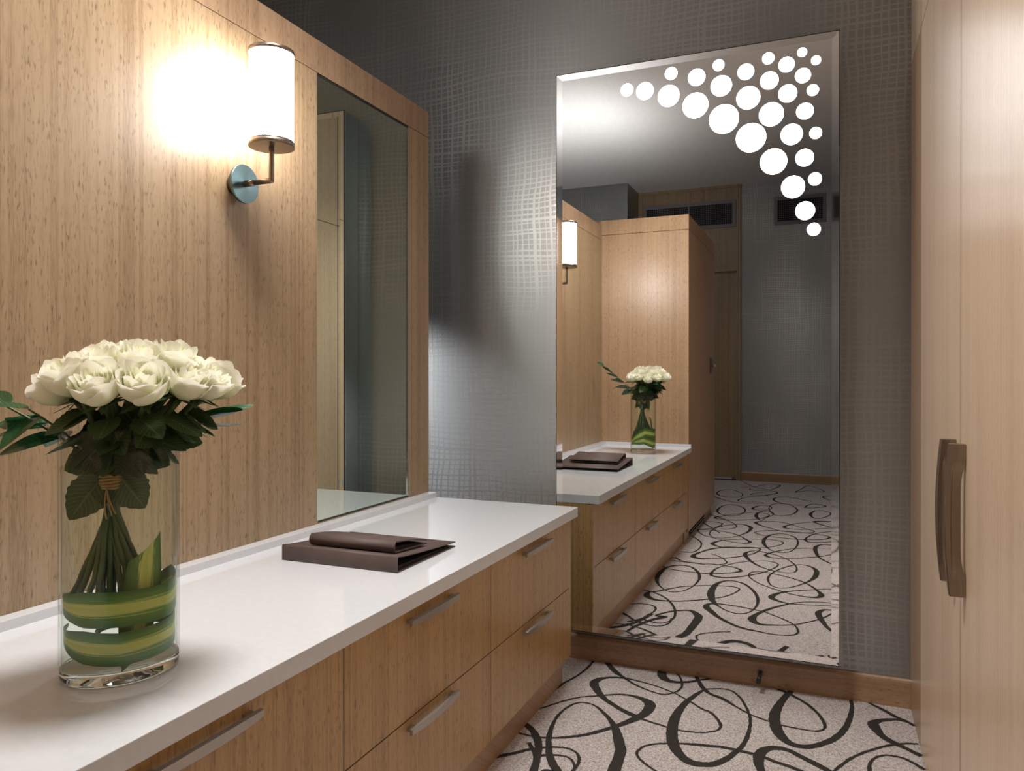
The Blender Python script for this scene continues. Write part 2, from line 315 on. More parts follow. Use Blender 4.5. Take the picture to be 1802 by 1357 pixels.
# ------------------------------------------------------------------ floor with its loop pattern
cs, sn = math.cos(math.radians(YAW)), math.sin(math.radians(YAW)); cp, sp_ = math.cos(math.radians(PITCH)), math.sin(math.radians(PITCH))
RV = Vector((cs, sn, 0)); DV = Vector((-sn * cp, cs * cp, sp_)); UV = RV.cross(DV)
def floor_pt(x, y, refl):
    """where a spot of the carpet lies, from its bearing (reflected bearings unfold at the wall mirror)"""
    d = DV + RV * ((x - 901) / FPX) - UV * ((y - PY0) / FPX); t = -CZ / d.z; p = d * t
    return (p.x, 2 * YM - p.y) if refl else (p.x, p.y)
ZF = {'w': (0, 0, 1, 2), 'a': (860, 1150, 4.6205, 0), 'b': (1240, 1150, 4.6205, 0), 'c': (1060, 960, 6.786, 1), 'd': (1260, 960, 6.786, 1), 'e': (1180, 840, 6.007, 1)}
def L(s): return s
LOOPS = [  # view letter, closed?, "x,y,width_mm ..."
 ('a',0,"300,490,6 450,440,6 700,365,6 900,345,8 1080,335,10 1200,355,14 1290,392,26 1312,430,30 1270,490,26 1190,533,24 1030,595,16 800,660,13 600,685,10 430,685,7 250,650,6 120,590,6"),
 ('a',1,"1500,320,6 1340,260,7 1170,215,8 1060,198,11 950,200,14 875,222,23 860,262,26 920,350,18 1000,410,16 1100,470,16 1200,515,18 1260,540,10 1450,600,7 1600,635,6 1740,645,6 1795,640,6 1862,625,6 1887,590,8 1862,540,8 1802,480,9 1740,455,8 1640,395,7 1560,350,6"),
 ('a',0,"930,30,14 970,85,17 1030,150,18 1110,205,10 1200,260,8 1320,310,7 1430,335,6 1520,315,6 1565,280,6 1570,230,6 1545,180,6 1500,140,6"),
 ('a',0,"1440,120,20 1408,160,26 1425,203,26 1490,230,18 1600,235,14 1740,215,10 1830,200,8"),
 ('a',0,"870,30,8 850,65,8 790,130,8 700,195,8 600,250,8 500,330,8"),
 ('a',0,"1680,170,10 1700,215,12 1750,290,14 1802,330,12 1902,370,14 2002,430,8 2122,495,6 2252,545,6 2362,580,5 2502,610,5 2652,633,6 2722,620,7 2732,580,9 2692,510,9 2622,440,10 2542,385,10 2422,320,14 2342,290,8 2240,250,6"),
 ('a',1,"1750,300,9 1640,370,16 1560,450,20 1510,540,26 1490,640,28 1500,740,28 1560,830,24 1650,890,24 1802,905,20 1912,870,18 2002,810,14 2072,740,12 2112,650,10 2127,550,8 2102,460,8 2052,370,7 1982,310,6 1902,290,5 1822,290,6"),
 ('b',1,"690,320,16 620,400,20 575,480,26 570,560,28 610,660,28 690,730,22 800,760,20 930,745,18 1060,690,18 1150,600,15 1190,490,12 1195,400,9 1150,290,7 1000,225,7 820,235,8"),
 ('b',0,"2100,960,12 1900,900,14 1780,845,16 1650,780,14 1540,730,20 1440,670,20 1382,600,28 1375,565,24 1440,545,16 1560,540,12 1650,560,10 1720,600,10 1900,700,8"),
 ('b',0,"1250,350,8 1340,405,8 1450,460,12 1560,520,12 1650,555,10"),
 ('b',0,"1850,745,8 1750,740,8 1640,735,8 1500,750,8 1350,790,8 1200,850,8 1100,920,8 1050,970,6 1000,1080,6"),
 ('b',0,"1900,1010,10 1790,950,10 1700,895,9 1600,850,8 1480,830,6 1390,850,6 1345,900,8 1345,970,10 1400,1060,10"),
 ('a',0,"1500,1030,6 1360,960,6 1260,890,6 1210,835,6 1210,800,6 1270,755,5 1400,735,6 1550,735,8 1700,745,12 1802,755,12 1902,765,12 2002,785,12 2132,815,12 2222,840,12 2322,880,12 2442,920,12 2562,970,12 2700,1040,12"),
 ('b',0,"500,1040,16 460,960,18 440,900,22 445,830,26 490,785,22 570,770,20 680,790,16 800,850,16 900,900,18 1000,955,18 1100,1030,16"),
 ('w',1,"-858,2696,5 -887,2639,6 -897,2559,8 -888,2470,10 -867,2383,15 -838,2305,16 -805,2243,20 -767,2188,20 -811,2185,12 -761,2098,12 -705,2052,12 -660,2040,18 -622,2091,28 -607,2157,30 -622,2379,26 -640,2441,26 -671,2522,22 -706,2587,14 -755,2650,10 -805,2695,6"),
 ('a',0,"270,550,14 320,595,17 365,640,18 398,710,20 405,800,16 390,880,16 360,970,20"),
 ('a',0,"-20,870,14 80,840,14 200,815,12 350,780,10 500,765,8 620,770,6 700,800,6 735,850,8 720,910,8 660,990,8"),
 ('c',1,"700,320,20 760,270,16 850,245,14 960,240,14 1060,260,12 1130,310,14 1160,370,14 1140,430,10 1080,490,7 980,540,6 860,560,5 760,540,5 690,490,8 655,440,14 655,380,20"),
 ('c',1,"560,558,14 530,600,26 590,640,22 700,660,14 850,668,12 1000,665,11 1150,655,10 1300,640,9 1420,622,7 1507,600,7 1597,560,7 1637,525,8 1587,500,6 1457,488,4 1357,484,4 1250,480,4 1100,485,6 950,495,8 800,520,10 660,550,12"),
 ('c',0,"480,880,10 560,910,8 680,930,6 780,915,6 850,870,8 870,800,10 840,720,9 780,650,9 700,600,9 620,565,8 520,540,10 440,530,8"),
 ('c',0,"300,915,10 450,880,8 560,830,8 630,775,8 628,740,9 580,715,5 450,700,4 300,708,4"),
 ('d',1,"-62,600,30 -30,680,20 40,735,8 120,780,6 220,812,6 320,818,6 420,790,7 480,730,9 500,660,13 480,590,13 420,520,12 330,460,12 220,430,12 120,425,12 20,455,18 -42,520,26"),
 ('d',1,"-115,740,26 -90,703,16 30,700,10 150,715,10 300,740,9 440,768,8 580,800,6 720,850,6 850,905,7 950,970,8 980,1030,9 940,1070,8 800,1075,5 650,1060,6 500,1030,10 350,1000,14 200,950,14 80,890,16 0,840,18 -60,790,24"),
 ('d',0,"1700,700,4 1360,715,5 1150,715,5 950,705,7 850,695,10 740,665,16 670,635,24 668,608,24 760,570,16 900,550,10 1050,540,8 1200,530,6 1360,525,5 1650,530,5"),
 ('d',0,"1700,720,4 1360,690,4 1200,680,4 1050,680,5 900,695,8 750,730,12 600,775,14 480,830,18 430,880,30 470,925,24 560,950,16 700,955,10 850,955,8 1000,940,7 1200,895,6 1300,860,7 1360,830,7 1450,780,7"),
 ('d',0,"1500,790,9 1360,775,12 1280,775,14 1220,810,22 1250,880,22 1300,950,16 1350,1000,14 1450,1080,12"),
 ('d',1,"345,105,22 400,75,10 480,68,8 600,90,8 720,120,8 840,165,7 930,225,8 965,285,8 930,325,6 840,330,4 740,315,4 640,295,8 540,260,10 450,215,13 380,160,18"),
 ('d',1,"620,410,10 650,350,8 720,305,8 820,265,8 930,238,8 1040,235,9 1140,260,13 1200,310,22 1180,380,22 1110,430,12 1000,475,7 880,505,5 760,510,4 660,480,5"),
 ('d',1,"390,350,4 440,320,4 560,320,4 700,345,8 850,380,8 1000,425,10 1120,480,10 1220,550,14 1260,600,22 1200,625,18 1060,615,10 900,585,7 780,550,5 650,510,5 500,450,5 410,390,5"),
 ('d',1,"740,225,8 700,270,7 580,320,7 430,355,9 250,380,12 100,388,12 -30,370,16 -60,340,14 0,280,9 120,240,7 280,205,5 450,190,4 620,190,5"),
 ('d',1,"-620,270,8 -520,290,8 -350,315,8 -100,340,10 100,335,9 230,325,12 300,305,16 220,265,10 100,245,8 -50,225,6 -200,215,6 -400,190,8 -500,150,10 -620,190,8"),
 ('d',1,"-180,165,8 -285,135,20 -200,90,12 -50,40,8 150,20,6 350,30,5 500,35,5 530,50,5 450,100,5 300,130,5 100,155,5 -50,160,6"),
 ('d',0,"-60,100,5 50,140,5 120,190,5 125,215,5 60,230,4 -100,235,4 -300,210,4 -560,180,4"),
 ('d',0,"1700,60,5 1360,115,5 1250,135,6 1100,145,7 950,158,7 800,158,8 680,150,10 600,130,18 605,105,14 700,80,10 850,50,7 1000,38,4 1360,35,4 1700,50,4"),
 ('e',1,"1345,710,10 1330,650,9 1260,615,8 1160,600,8 1050,615,12 990,660,18 990,710,18 1040,760,8 1110,790,6 1200,800,4 1290,775,5"),
 ('e',1,"410,600,7 440,560,7 520,525,8 640,505,9 760,500,12 845,530,22 830,570,16 750,610,8 650,635,5 540,645,4 450,635,4"),
 ('e',1,"290,560,6 400,560,7 560,575,8 700,610,8 800,660,12 840,690,20 780,700,12 680,690,6 560,670,4 440,640,4 340,610,4"),
 ('e',1,"440,705,22 540,670,10 700,658,6 900,655,5 1100,665,5 1190,690,6 1150,720,5 1000,745,4 700,745,6 540,740,9"),
 ('e',1,"240,830,22 330,790,12 480,755,7 650,745,4 850,742,4 940,760,5 920,790,5 800,830,5 600,855,6 400,862,8 290,855,14"),
 ('e',1,"890,590,5 960,570,4 1100,565,4 1300,580,5 1500,600,7 1640,620,10 1680,640,14 1600,660,10 1400,660,8 1200,645,6 1000,620,4"),
 ('e',0,"1900,560,5 1700,575,5 1530,600,7 1440,640,10 1430,670,16 1480,690,10 1700,685,7 1900,670,6"),
 ('e',0,"1850,740,9 1690,720,10 1600,715,10 1535,740,20 1535,790,20 1570,850,12 1640,890,10 1750,940,8"),
 ('e',1,"900,482,20 960,468,8 1100,470,6 1230,490,6 1400,540,5 1520,575,5 1430,590,5 1200,575,6 1050,540,10 950,510,14"),
 ('e',0,"1900,480,4 1600,470,4 1350,490,6 1240,510,12 1200,530,20 1240,545,12 1400,555,7 1600,545,5 1900,520,4"),
 ('e',1,"905,410,22 940,370,12 1040,360,7 1090,395,5 1000,435,6 950,458,9"),
 ('e',1,"495,350,16 550,305,9 640,292,8 740,310,9 790,350,10 750,390,6 650,412,4 560,400,5 510,380,10"),
 ('e',1,"465,430,16 560,410,8 700,390,6 870,375,4 1000,385,4 1040,410,4 900,445,5 700,455,7 560,450,7"),
 ('e',1,"1340,350,12 1280,300,6 1180,280,4 1080,290,4 1040,330,4 1080,390,5 1160,410,4 1280,395,8"),
 ('e',1,"1480,390,20 1520,360,10 1600,355,7 1690,380,4 1660,415,4 1560,440,6 1500,425,12"),
 ('e',0,"1900,480,6 1700,470,6 1600,465,8 1515,472,18 1580,500,12 1700,530,8 1900,560,6"),
 ('e',1,"868,332,16 940,300,8 1050,310,5 1060,335,5 980,350,6 900,345,10"),
 ('e',0,"1500,262,4 1400,240,4 1240,212,5 1130,215,9 1090,237,14 1130,265,12 1250,290,6 1400,300,5"),
 ('e',1,"490,170,12 540,140,7 640,135,7 750,170,7 750,205,5 650,215,4 540,200,5"),
 ('e',0,"470,208,12 560,240,8 700,270,6 960,280,4 940,268,4 780,258,6 715,245,10 800,215,7 1000,195,5 1130,165,9 1050,140,7 880,100,6 740,40,6"),
 ('e',1,"845,185,9 950,163,6 1090,155,6 1130,172,8 1000,190,5"),
 ('e',0,"740,110,5 900,98,5 1040,72,6 1155,88,12 1120,112,8 1040,138,5 860,140,4 840,120,4"),
 ('e',1,"1320,160,10 1450,145,5 1620,155,10 1560,120,6 1450,90,5 1380,130,4"),
 ('e',1,"1420,322,12 1500,285,8 1640,305,10 1540,325,8"),
 ('e',0,"1900,210,6 1700,200,6 1610,212,12 1700,250,6 1900,290,6"),
 ('e',0,"150,610,4 230,630,5 300,670,8 325,710,9 300,760,6 230,795,4 100,790,4"),
 ('e',0,"280,555,6 450,540,5 540,505,5 540,488,4 400,470,4 250,480,4"),
 ('e',0,"340,480,12 420,530,6 520,590,5"),
 ('e',0,"400,395,8 460,410,8 580,450,6 680,500,7 690,530,6 620,550,4 520,550,4"),
]
def cat(p, closed, n=8):
    out = []; N = len(p); rng = range(N) if closed else range(N - 1)
    g = (lambda i: p[i % N]) if closed else (lambda i: p[max(0, min(N - 1, i))])
    for i in rng:
        a, b, c, d = g(i - 1), g(i), g(i + 1), g(i + 2)
        for k in range(n):
            t = k / n
            out.append(tuple(.5 * ((2 * b[j]) + (-a[j] + c[j]) * t + (2 * a[j] - 5 * b[j] + 4 * c[j] - d[j]) * t * t + (-a[j] + 3 * b[j] - 3 * c[j] + d[j]) * t**3) for j in range(3)))
    if not closed: out.append(p[-1])
    return out
fb = bmesh.new()
box(fb, XL - .1, XR + .35, YK - .1, YW + .1, -.06, 0)
rj = random.Random(3)
for li, (z, closed, s) in enumerate(LOOPS):
    ox, oy, k, rf = ZF[z]; pts = []
    for q in s.split():
        a, b, wd = map(float, q.split(',')); X, Y = (a / 1000, b / 1000) if rf == 2 else floor_pt(ox + a / k, oy + b / k, rf); pts.append((X, Y, max(9.0, wd * 1.35)))
    sp = cat(pts, closed)
    # resample evenly at about 7 mm so the tufted edge has small steps
    res = [sp[0]]
    allp = sp + ([sp[0]] if closed else [])
    for a, b in zip(allp, allp[1:]):
        d = math.dist(a[:2], b[:2]); n = max(1, int(d / .012))
        for i in range(1, n + 1): res.append(tuple(a[j] + (b[j] - a[j]) * i / n for j in range(3)))
    prev = None; N = len(res); z0 = .0008 + .00003 * li
    for i, (X, Y, wd) in enumerate(res):
        if not (XL < X < XR and YK < Y < YW): prev = None; continue
        a, b = res[max(i - 1, 0)], res[min(i + 1, N - 1)]
        t = Vector((b[0] - a[0], b[1] - a[1])); 
        if t.length < 1e-6: continue
        t.normalize(); nx, ny = -t.y, t.x; h = wd * .00052
        j1, j2 = rj.uniform(-.0012, .0012), rj.uniform(-.0012, .0012)
        cur = (fb.verts.new((X + nx * (h + j1), Y + ny * (h + j1), z0)), fb.verts.new((X - nx * (h + j2), Y - ny * (h + j2), z0)))
        if prev: 
            f = fb.faces.new((prev[0], prev[1], cur[1], cur[0])); f.material_index = 1
        prev = cur
for f in fb.faces:
    if f.material_index == 1 and f.normal.z < 0: f.normal_flip()
struct('floor', fb, [carpet_m, yarn_m], 'beige speckled carpet with dark brown calligraphic loops')

# ------------------------------------------------------------------ walls and ceiling
struct('ceiling', bx(XL - .1, XR + .35, YK - .1, YW + .1, ZC, ZC + .08), paint_c, 'plain pale grey painted ceiling')
struct('wall_back', bx(XL - .1, XR + .35, YW, YW + .1, 0, ZC), paper_x, 'silver grey woven wallpaper wall behind the tall mirror')
struct('wall_left', bx(XL - .1, XL, YK, YW, 0, ZC), paper_y)
struct('wall_front', bx(XL - .1, XR + .35, YK - .1, YK, 0, ZC), paper_x, 'dim grey wallpapered wall at the far end, seen in the tall mirror')
struct('wall_corner', bx(XL, -2.137, YK, -2.497, 0, ZC), paper_x, 'grey wallpapered corner block rising above the wood cabinet in the mirror')
rw = bx(XR + .02, XR + .35, YK, -.47, 0, ZC); struct('wall_right', rw, paper_y)
def skirting(name, x0, x1, yw, dy, label, h=.105, th=.014):
    bm = bmesh.new(); y1 = yw + dy * th
    prof = [(yw, 0), (y1, 0), (y1, h - .012), (y1 - dy * .003, h - .006), (y1 - dy * .008, h), (yw, h)]
    A = [bm.verts.new((x0, a, b)) for a, b in prof]; B = [bm.verts.new((x1, a, b)) for a, b in prof]
    for i in range(len(prof)):
        j = (i + 1) % len(prof); bm.faces.new((A[i], A[j], B[j], B[i]))
    bm.faces.new(A[::-1]); bm.faces.new(B); bmesh.ops.recalc_face_normals(bm, faces=bm.faces)
    return struct(name, bm, wood_base, label)
skirting('baseboard_back', XL, XR, YW, -1, 'bamboo skirting board under the tall mirror')
skirting('baseboard_front', -.945, XR + .02, YK, 1, 'bamboo skirting board at the far end of the room')

# wood panelled partition that carries the sconce and the set-in mirror
IY0, IY1, IZ0 = 2.0895, 2.687, .7252
pb = bmesh.new()
box(pb, XP - .13, XP - .02, YTW, YE, 0, ZHT)
box(pb, XP - .02, XP, YTW + .0, IY0 - .001, 0, ZHS - .0015)
box(pb, XP - .02, XP, IY1 + .001, YE, 0, ZHS - .0015)
box(pb, XP - .02, XP, IY0 - .001, IY1 + .001, 0, IZ0 - .001)
struct('wall_partition', pb, wood, 'bamboo veneered partition wall behind the white counter')
hb = bx(XP - .02, XP, YTW, YE, ZHS + .0015, ZHT)
struct('trim_1', hb, wood_side, 'bamboo header band along the top of the partition')
struct('seam_shade_strip', bx(XP - .018, XP - .004, YTW, YE, ZHS - .002, ZHS + .002), gap_shade_m)  # dark strip put in as the shade of the header seam

# ------------------------------------------------------------------ set-in mirror
t = thing('inset_mirror', 'tall greenish mirror set flush into the bamboo panelling right of the sconce', 'mirror', (XP, IY0, IZ0))
obj('mirror_glass', bx(XP - .014, XP - .006, IY0 + .002, IY1 - .003, IZ0 + .003, ZHS - .004), mir_inset, t)
eb = bmesh.new()
box(eb, XP - .019, XP - .0005, IY0 - .0005, IY0 + .002, IZ0, ZHS - .002); box(eb, XP - .019, XP - .0005, IY1 - .003, IY1 + .0005, IZ0, ZHS - .002)
obj('edge_trim', eb, chrome, t)
for a, b in ((IZ0 - .0005, IZ0 + .003), (ZHS - .004, ZHS - .002)): obj('gap_shade_strip', bx(XP - .019, XP - .001, IY0 + .002, IY1 - .003, a, b), blackm, t)  # black strips standing in for shade in the mirror's recess

# ------------------------------------------------------------------ tall wall mirror
ML, MR, MB, MT = -1.061, .0343, .157, 2.478
t = thing('wall_mirror', 'tall mirror on the grey wall, its upper right corner dotted with lit white circles', 'mirror', ((ML + MR) / 2, YW, MB))
obj('mirror_box', bx(ML + .004, MR - .004, YM + .004, YW - .001, MB + .004, MT - .004), steel, t)
def frame(bm, x0, x1, z0, z1, y0, y1, w_):
    box(bm, x0, x0 + w_, y0, y1, z0, z1); box(bm, x1 - w_, x1, y0, y1, z0, z1)
    box(bm, x0 + w_, x1 - w_, y0, y1, z0, z0 + w_); box(bm, x0 + w_, x1 - w_, y0, y1, z1 - w_, z1)
fm = bmesh.new(); frame(fm, ML, MR, MB, MT, YM + .004, YM + .014, .004); obj('metal_edge', fm, chrome, t)
fm = bmesh.new(); frame(fm, ML + .0008, MR - .0008, MB + .0008, MT - .0008, YM - .0005, YM + .004, .0028); obj('edge_gasket', fm, blackm, t)
bm = bmesh.new(); g = .0036; bv = .025; dp = .0012
o_ = [(ML + g, MB + g), (MR - g, MB + g), (MR - g, MT - g), (ML + g, MT - g)]
i_ = [(ML + g + bv, MB + g + bv), (MR - g - bv, MB + g + bv), (MR - g - bv, MT - g - bv), (ML + g + bv, MT - g - bv)]
O = [bm.verts.new((x, YM, z)) for x, z in o_]; I = [bm.verts.new((x, YM + dp, z)) for x, z in i_]; Bk = [bm.verts.new((x, YM + .0045, z)) for x, z in o_]
bm.faces.new((I[0], I[1], I[2], I[3]))
for a in range(4):
    b = (a + 1) % 4; bm.faces.new((O[a], O[b], I[b], I[a])).material_index = 1; bm.faces.new((Bk[a], Bk[b], O[b], O[a]))
bm.faces.new(Bk[::-1]); bmesh.ops.recalc_face_normals(bm, faces=bm.faces)
obj('bevelled_glass', bm, [mir_wall, mir_bevel], t)
DOTS = [(-0.757, 2.373, 0.027), (-0.684, 2.358, 0.037), (-0.579, 2.412, 0.026), (-0.589, 2.325, 0.045), (-0.48, 2.382, 0.035), (-0.485, 2.273, 0.052), (-0.397, 2.416, 0.023), (-0.387, 2.335, 0.042), (-0.377, 2.206, 0.059), (-0.296, 2.375, 0.032), (-0.287, 2.275, 0.046), (-0.277, 2.122, 0.058), (-0.215, 2.413, 0.023), (-0.211, 2.329, 0.035), (-0.204, 2.201, 0.047), (-0.196, 2.023, 0.051), (-0.15, 2.379, 0.03), (-0.146, 2.271, 0.035), (-0.132, 2.117, 0.041), (-0.127, 1.921, 0.044), (-0.096, 2.416, 0.018), (-0.093, 2.33, 0.029), (-0.086, 2.197, 0.032), (-0.087, 2.025, 0.034), (-0.085, 1.829, 0.036), (-0.048, 2.379, 0.018), (-0.059, 2.271, 0.022), (-0.049, 2.112, 0.023), (-0.051, 1.943, 0.025), (-0.055, 1.758, 0.025)]
for x, z, r in DOTS:
    d = bmesh.new(); cyl(d, (x, YM + .001, z), (x, YM - .0006, z), r * .95, 48); obj('light_dot', d, disc_m, t)

# ------------------------------------------------------------------ counter and drawer cabinets
t = thing('countertop', 'glossy white stone countertop with a low upstand, on the drawer cabinets', 'countertop', (XP, YTW, H - TC))
obj('slab', bx(XP + .0005, XF, YTW + .001, YE, H - TC, H, bev=.0015), white_q, t)
BX = -1.5467
bb = bmesh.new(); box(bb, XP + .0005, BX, YTW + .001, YE, H - .001, H + .0212, bev=.0012); box(bb, BX - .001, XF - .002, YTW + .001, YTW + .02, H - .001, H + .0212, bev=.0012)
obj('upstand', bb, white_q, t)
XC, ZK, XT = -.945, .1141, -.977
def bar_handle(bm, yc, zc, x, ln, w_=.022):
    """flat bowed bar on two short posts"""
    n = 16; sec = []
    for i in range(n + 1):
        s = -1 + 2 * i / n; y = yc + s * ln / 2; xo = x + .022 + .006 * (1 - s * s); ww = w_ * (.72 + .28 * (1 - s * s)); th = .0075
        sec.append([bm.verts.new(q) for q in ((xo - th, y, zc - ww / 2), (xo, y, zc - ww / 2 + .002), (xo, y, zc + ww / 2 - .002), (xo - th, y, zc + ww / 2))])
    for i in range(n):
        for k in range(4):
            bm.faces.new((sec[i][k], sec[i][(k + 1) % 4], sec[i + 1][(k + 1) % 4], sec[i + 1][k])).smooth = False
    bm.faces.new(sec[0]); bm.faces.new(sec[-1][::-1])
    for s in (-1, 1):
        y = yc + s * (ln / 2 - .02); box(bm, x - .001, x + .018, y - .010, y + .010, zc - .005, zc + .005)
    bmesh.ops.recalc_face_normals(bm, faces=bm.faces)
    return bm
MODS = [(2.0855, 2.853, 'far end of the counter, beside the tall mirror'), (1.3335, 2.0855, 'middle of the row, below the brown folders'), (.54, 1.3335, 'near end of the counter, below the flower vase')]
for a, b, where in MODS:
    t = thing('drawer_cabinet', 'two-drawer bamboo cabinet at the ' + where, 'cabinet', (XC, (a + b) / 2, 0), 'drawer cabinets under the counter')
    cb = bmesh.new(); e = .0006
    box(cb, XP + .001, XC - .022, a + e, b - e, ZK, H - TC - .0005)
    if b > 2.8: box(cb, XC - .022, XC - .0, b - .018, b - e, ZK + .0, H - TC - .004)
    if a < .6: box(cb, XC - .022, XC, YTW + .002, a - .001, ZK, H - TC - .004); box(cb, XP + .001, XC - .022, YTW + .002, a + e, ZK, H - TC - .0005)
    obj('carcass', cb, wood_drawer, t)
    obj('gap_shade_strip', bx(XC - .0219, XC - .0207, a + e, b - e - (.018 if b > 2.8 else 0), ZK + .002, H - TC - .001), gap_shade_m, t)  # dark sheet behind the drawer fronts, painted shade for their gaps
    obj('plinth', bx(XP + .02, XT, (YTW + .002 if a < .6 else a + e), b - (.012 if b > 2.8 else e), 0, ZK), wood_base, t)
    obj('row_shade_strip', bx(XC - .0200, XC - .0006, a + .002, b - .002, .3817, .3843), gap_shade_m, t)  # strip fills the gap between drawer rows with painted shade
    if b < 2.8: obj('side_shade_strip', bx(XC - .0200, XC - .0006, b - .0013, b + .0013, ZK + .001, H - TC - .007), gap_shade_m, t)  # upright strip of painted shade between neighbouring cabinets
    for z0, z1, hz in ((.3845, H - TC - .006, .6235), (ZK, .3815, .361)):
        y0_, y1_ = a + .0015, b - .0015
        d = obj('drawer', bx(XC - .0205, XC + .0005, y0_, y1_, z0, z1, bev=.0008), wood_drawer, t)
        hm = bmesh.new(); bar_handle(hm, (a + b) / 2 - (.012 if b > 2.8 else 0), hz, XC, .255)
        ho = obj('handle', hm, nickel, None); ho.parent = d

# ------------------------------------------------------------------ tall cabinet at the near end of the counter (seen in the mirror)
t = thing('tall_cabinet', 'tall bamboo cabinet standing at the near end of the counter, seen in the mirror', 'cabinet', (XTW, YTW, 0))
obj('carcass', bx(XP - .13, XTW, YTB, YTW - .0005, .09, 2.27), wood_tower, t)
obj('header_band', bx(XP - .13, XTW, YTB, YTW - .0005, 2.2735, 2.38), wood_tower, t)
obj('gap_shade_strip', bx(XP - .126, XTW - .004, YTB + .004, YTW - .004, 2.269, 2.275), gap_shade_m, t)  # dark plate painted as the shade below the header band
obj('plinth', bx(XP - .13, XTW - .03, YTB + .01, YTW - .0005, 0, .09), wood_base, t)
gm = bmesh.new(); box(gm, XTW - .03, XTW - .026, -.42, .28, .018, .085)
gr = obj('floor_grille', gm, dark, t)
for k in range(3):
    sb = bx(XTW - .028, XTW - .018, -.42, .28, .024 + k * .022, .031 + k * .022); so = obj('slat', sb, gunmetal, None); so.parent = gr
lk = bmesh.new(); box(lk, XTW, XTW + .012, -.66, -.56, 1.235, 1.365, bev=.003); lo = obj('lock', lk, gunmetal, t)
lv = bmesh.new(); cyl(lv, (XTW + .01, -.61, 1.30), (XTW + .05, -.61, 1.30), .011, 20); box(lv, XTW + .04, XTW + .055, -.64, -.52, 1.29, 1.31, bev=.003)
lo2 = obj('lever', lv, nickel, None); lo2.parent = lo

# ------------------------------------------------------------------ far door with its transom grille
DX0, DX1 = -2.137, -.948
db = bmesh.new(); 
box(db, DX1 - .045, DX1, YK, YK + .05, 0, ZC); box(db, DX0, DX0 + .045, YK, YK + .05, 0, ZC)
box(db, DX0 + .045, DX1 - .045, YK, YK + .05, ZC - .03, ZC)
d1 = struct('door_1', db, wood, 'bamboo door frame at the far end of the room, seen in the mirror')
o = obj('transom_panel', bx(DX0 + .045, DX1 - .045, YK, YK + .035, 2.45, ZC - .03), wood, d1)
o = obj('transom_ledge', bx(DX0 + .045, DX1 - .045, YK, YK + .06, 2.42, 2.45), wood_base, d1)
o = obj('door_leaf', bx(DX0 + .047, DX1 - .047, YK, YK + .012, .03, 2.42), wood, d1)
o = obj('gap_light_strip', bx(DX0 + .047, DX1 - .10, YK, YK + .016, .012, .030), gap_light_m, d1)  # strip painted as light coming through the gap under the door
o = obj('threshold', bx(DX0 + .047, DX1 - .05, YK, YK + .03, 0, .012), blackm, d1)
def vent(x0, x1, z0, z1, yw, cells, label, mull=None):
    t = thing('air_vent', label, 'vent', ((x0 + x1) / 2, yw, z0), None)
    f = bmesh.new(); frame(f, x0, x1, z0, z1, yw, yw + .016, .04)
    if mull: box(f, mull - .008, mull + .008, yw, yw + .016, z0 + .04, z1 - .04)
    obj('frame', f, vent_m, t); obj('backing', bx(x0 + .04, x1 - .04, yw + .0005, yw + .003, z0 + .04, z1 - .04), dark, t)
    g = bmesh.new(); step = .0215; k = 1
    while x0 + .04 + k * step < x1 - .04: x = x0 + .04 + k * step; box(g, x - .0014, x + .0014, yw + .003, yw + .011, z0 + .04, z1 - .04); k += 1
    k = 1
    while z0 + .04 + k * step < z1 - .04: z = z0 + .04 + k * step; box(g, x0 + .04, x1 - .04, yw + .004, yw + .012, z - .0014, z + .0014); k += 1
    obj('grille', g, vent_m, t)
vent(-2.08, -1.0, 2.93, 3.245, YK + .035, 0, 'wide grey egg-crate vent grille above the far bamboo door', -1.54)
vent(-.588, -.035, 2.92, 3.24, YK, 0, 'small grey egg-crate vent grille high on the far grey wall')

# ------------------------------------------------------------------ wardrobes on the right
def pull(bm, y, z, side):
    """solid bowed pull: rounded outer face, scooped flanks that thin towards the door"""
    hz = .167; n = 26; w2 = .0125; rings = []
    for i in range(n + 1):
        s = -1 + 2 * i / n; zz = z + s * hz; po = .032 + .010 * (1 - s * s)
        end = abs(s) > .74; k = 0 if end else (1 - (abs(s) / .74) ** 6)
        inn = .0005 + .0085 * k; scoop = w2 - .0095 * k
        rim = .0045 + .0045 * (1 - s * s)
        xs = [(XR - po, -w2 * .72), (XR - po + .0025, -w2), (XR - po + .0025 + rim, -w2), (XR - po + .006 + rim, -(w2 + scoop) / 2), (XR - (po + inn) * .42, -scoop), (XR - inn, -scoop * .9),
              (XR - inn, scoop * .9), (XR - (po + inn) * .42, scoop), (XR - po + .006 + rim, (w2 + scoop) / 2), (XR - po + .0025 + rim, w2), (XR - po + .0025, w2), (XR - po, w2 * .72)]
        rings.append([bm.verts.new((a, y + b, zz)) for a, b in xs])
    m = len(rings[0])
    for i in range(n):
        for k in range(m): bm.faces.new((rings[i][k], rings[i][(k + 1) % m], rings[i + 1][(k + 1) % m], rings[i + 1][k])).smooth = False
    bm.faces.new(rings[0]); bm.faces.new(rings[-1][::-1]); bmesh.ops.recalc_face_normals(bm, faces=bm.faces)
    return bm
ZS = 2.358
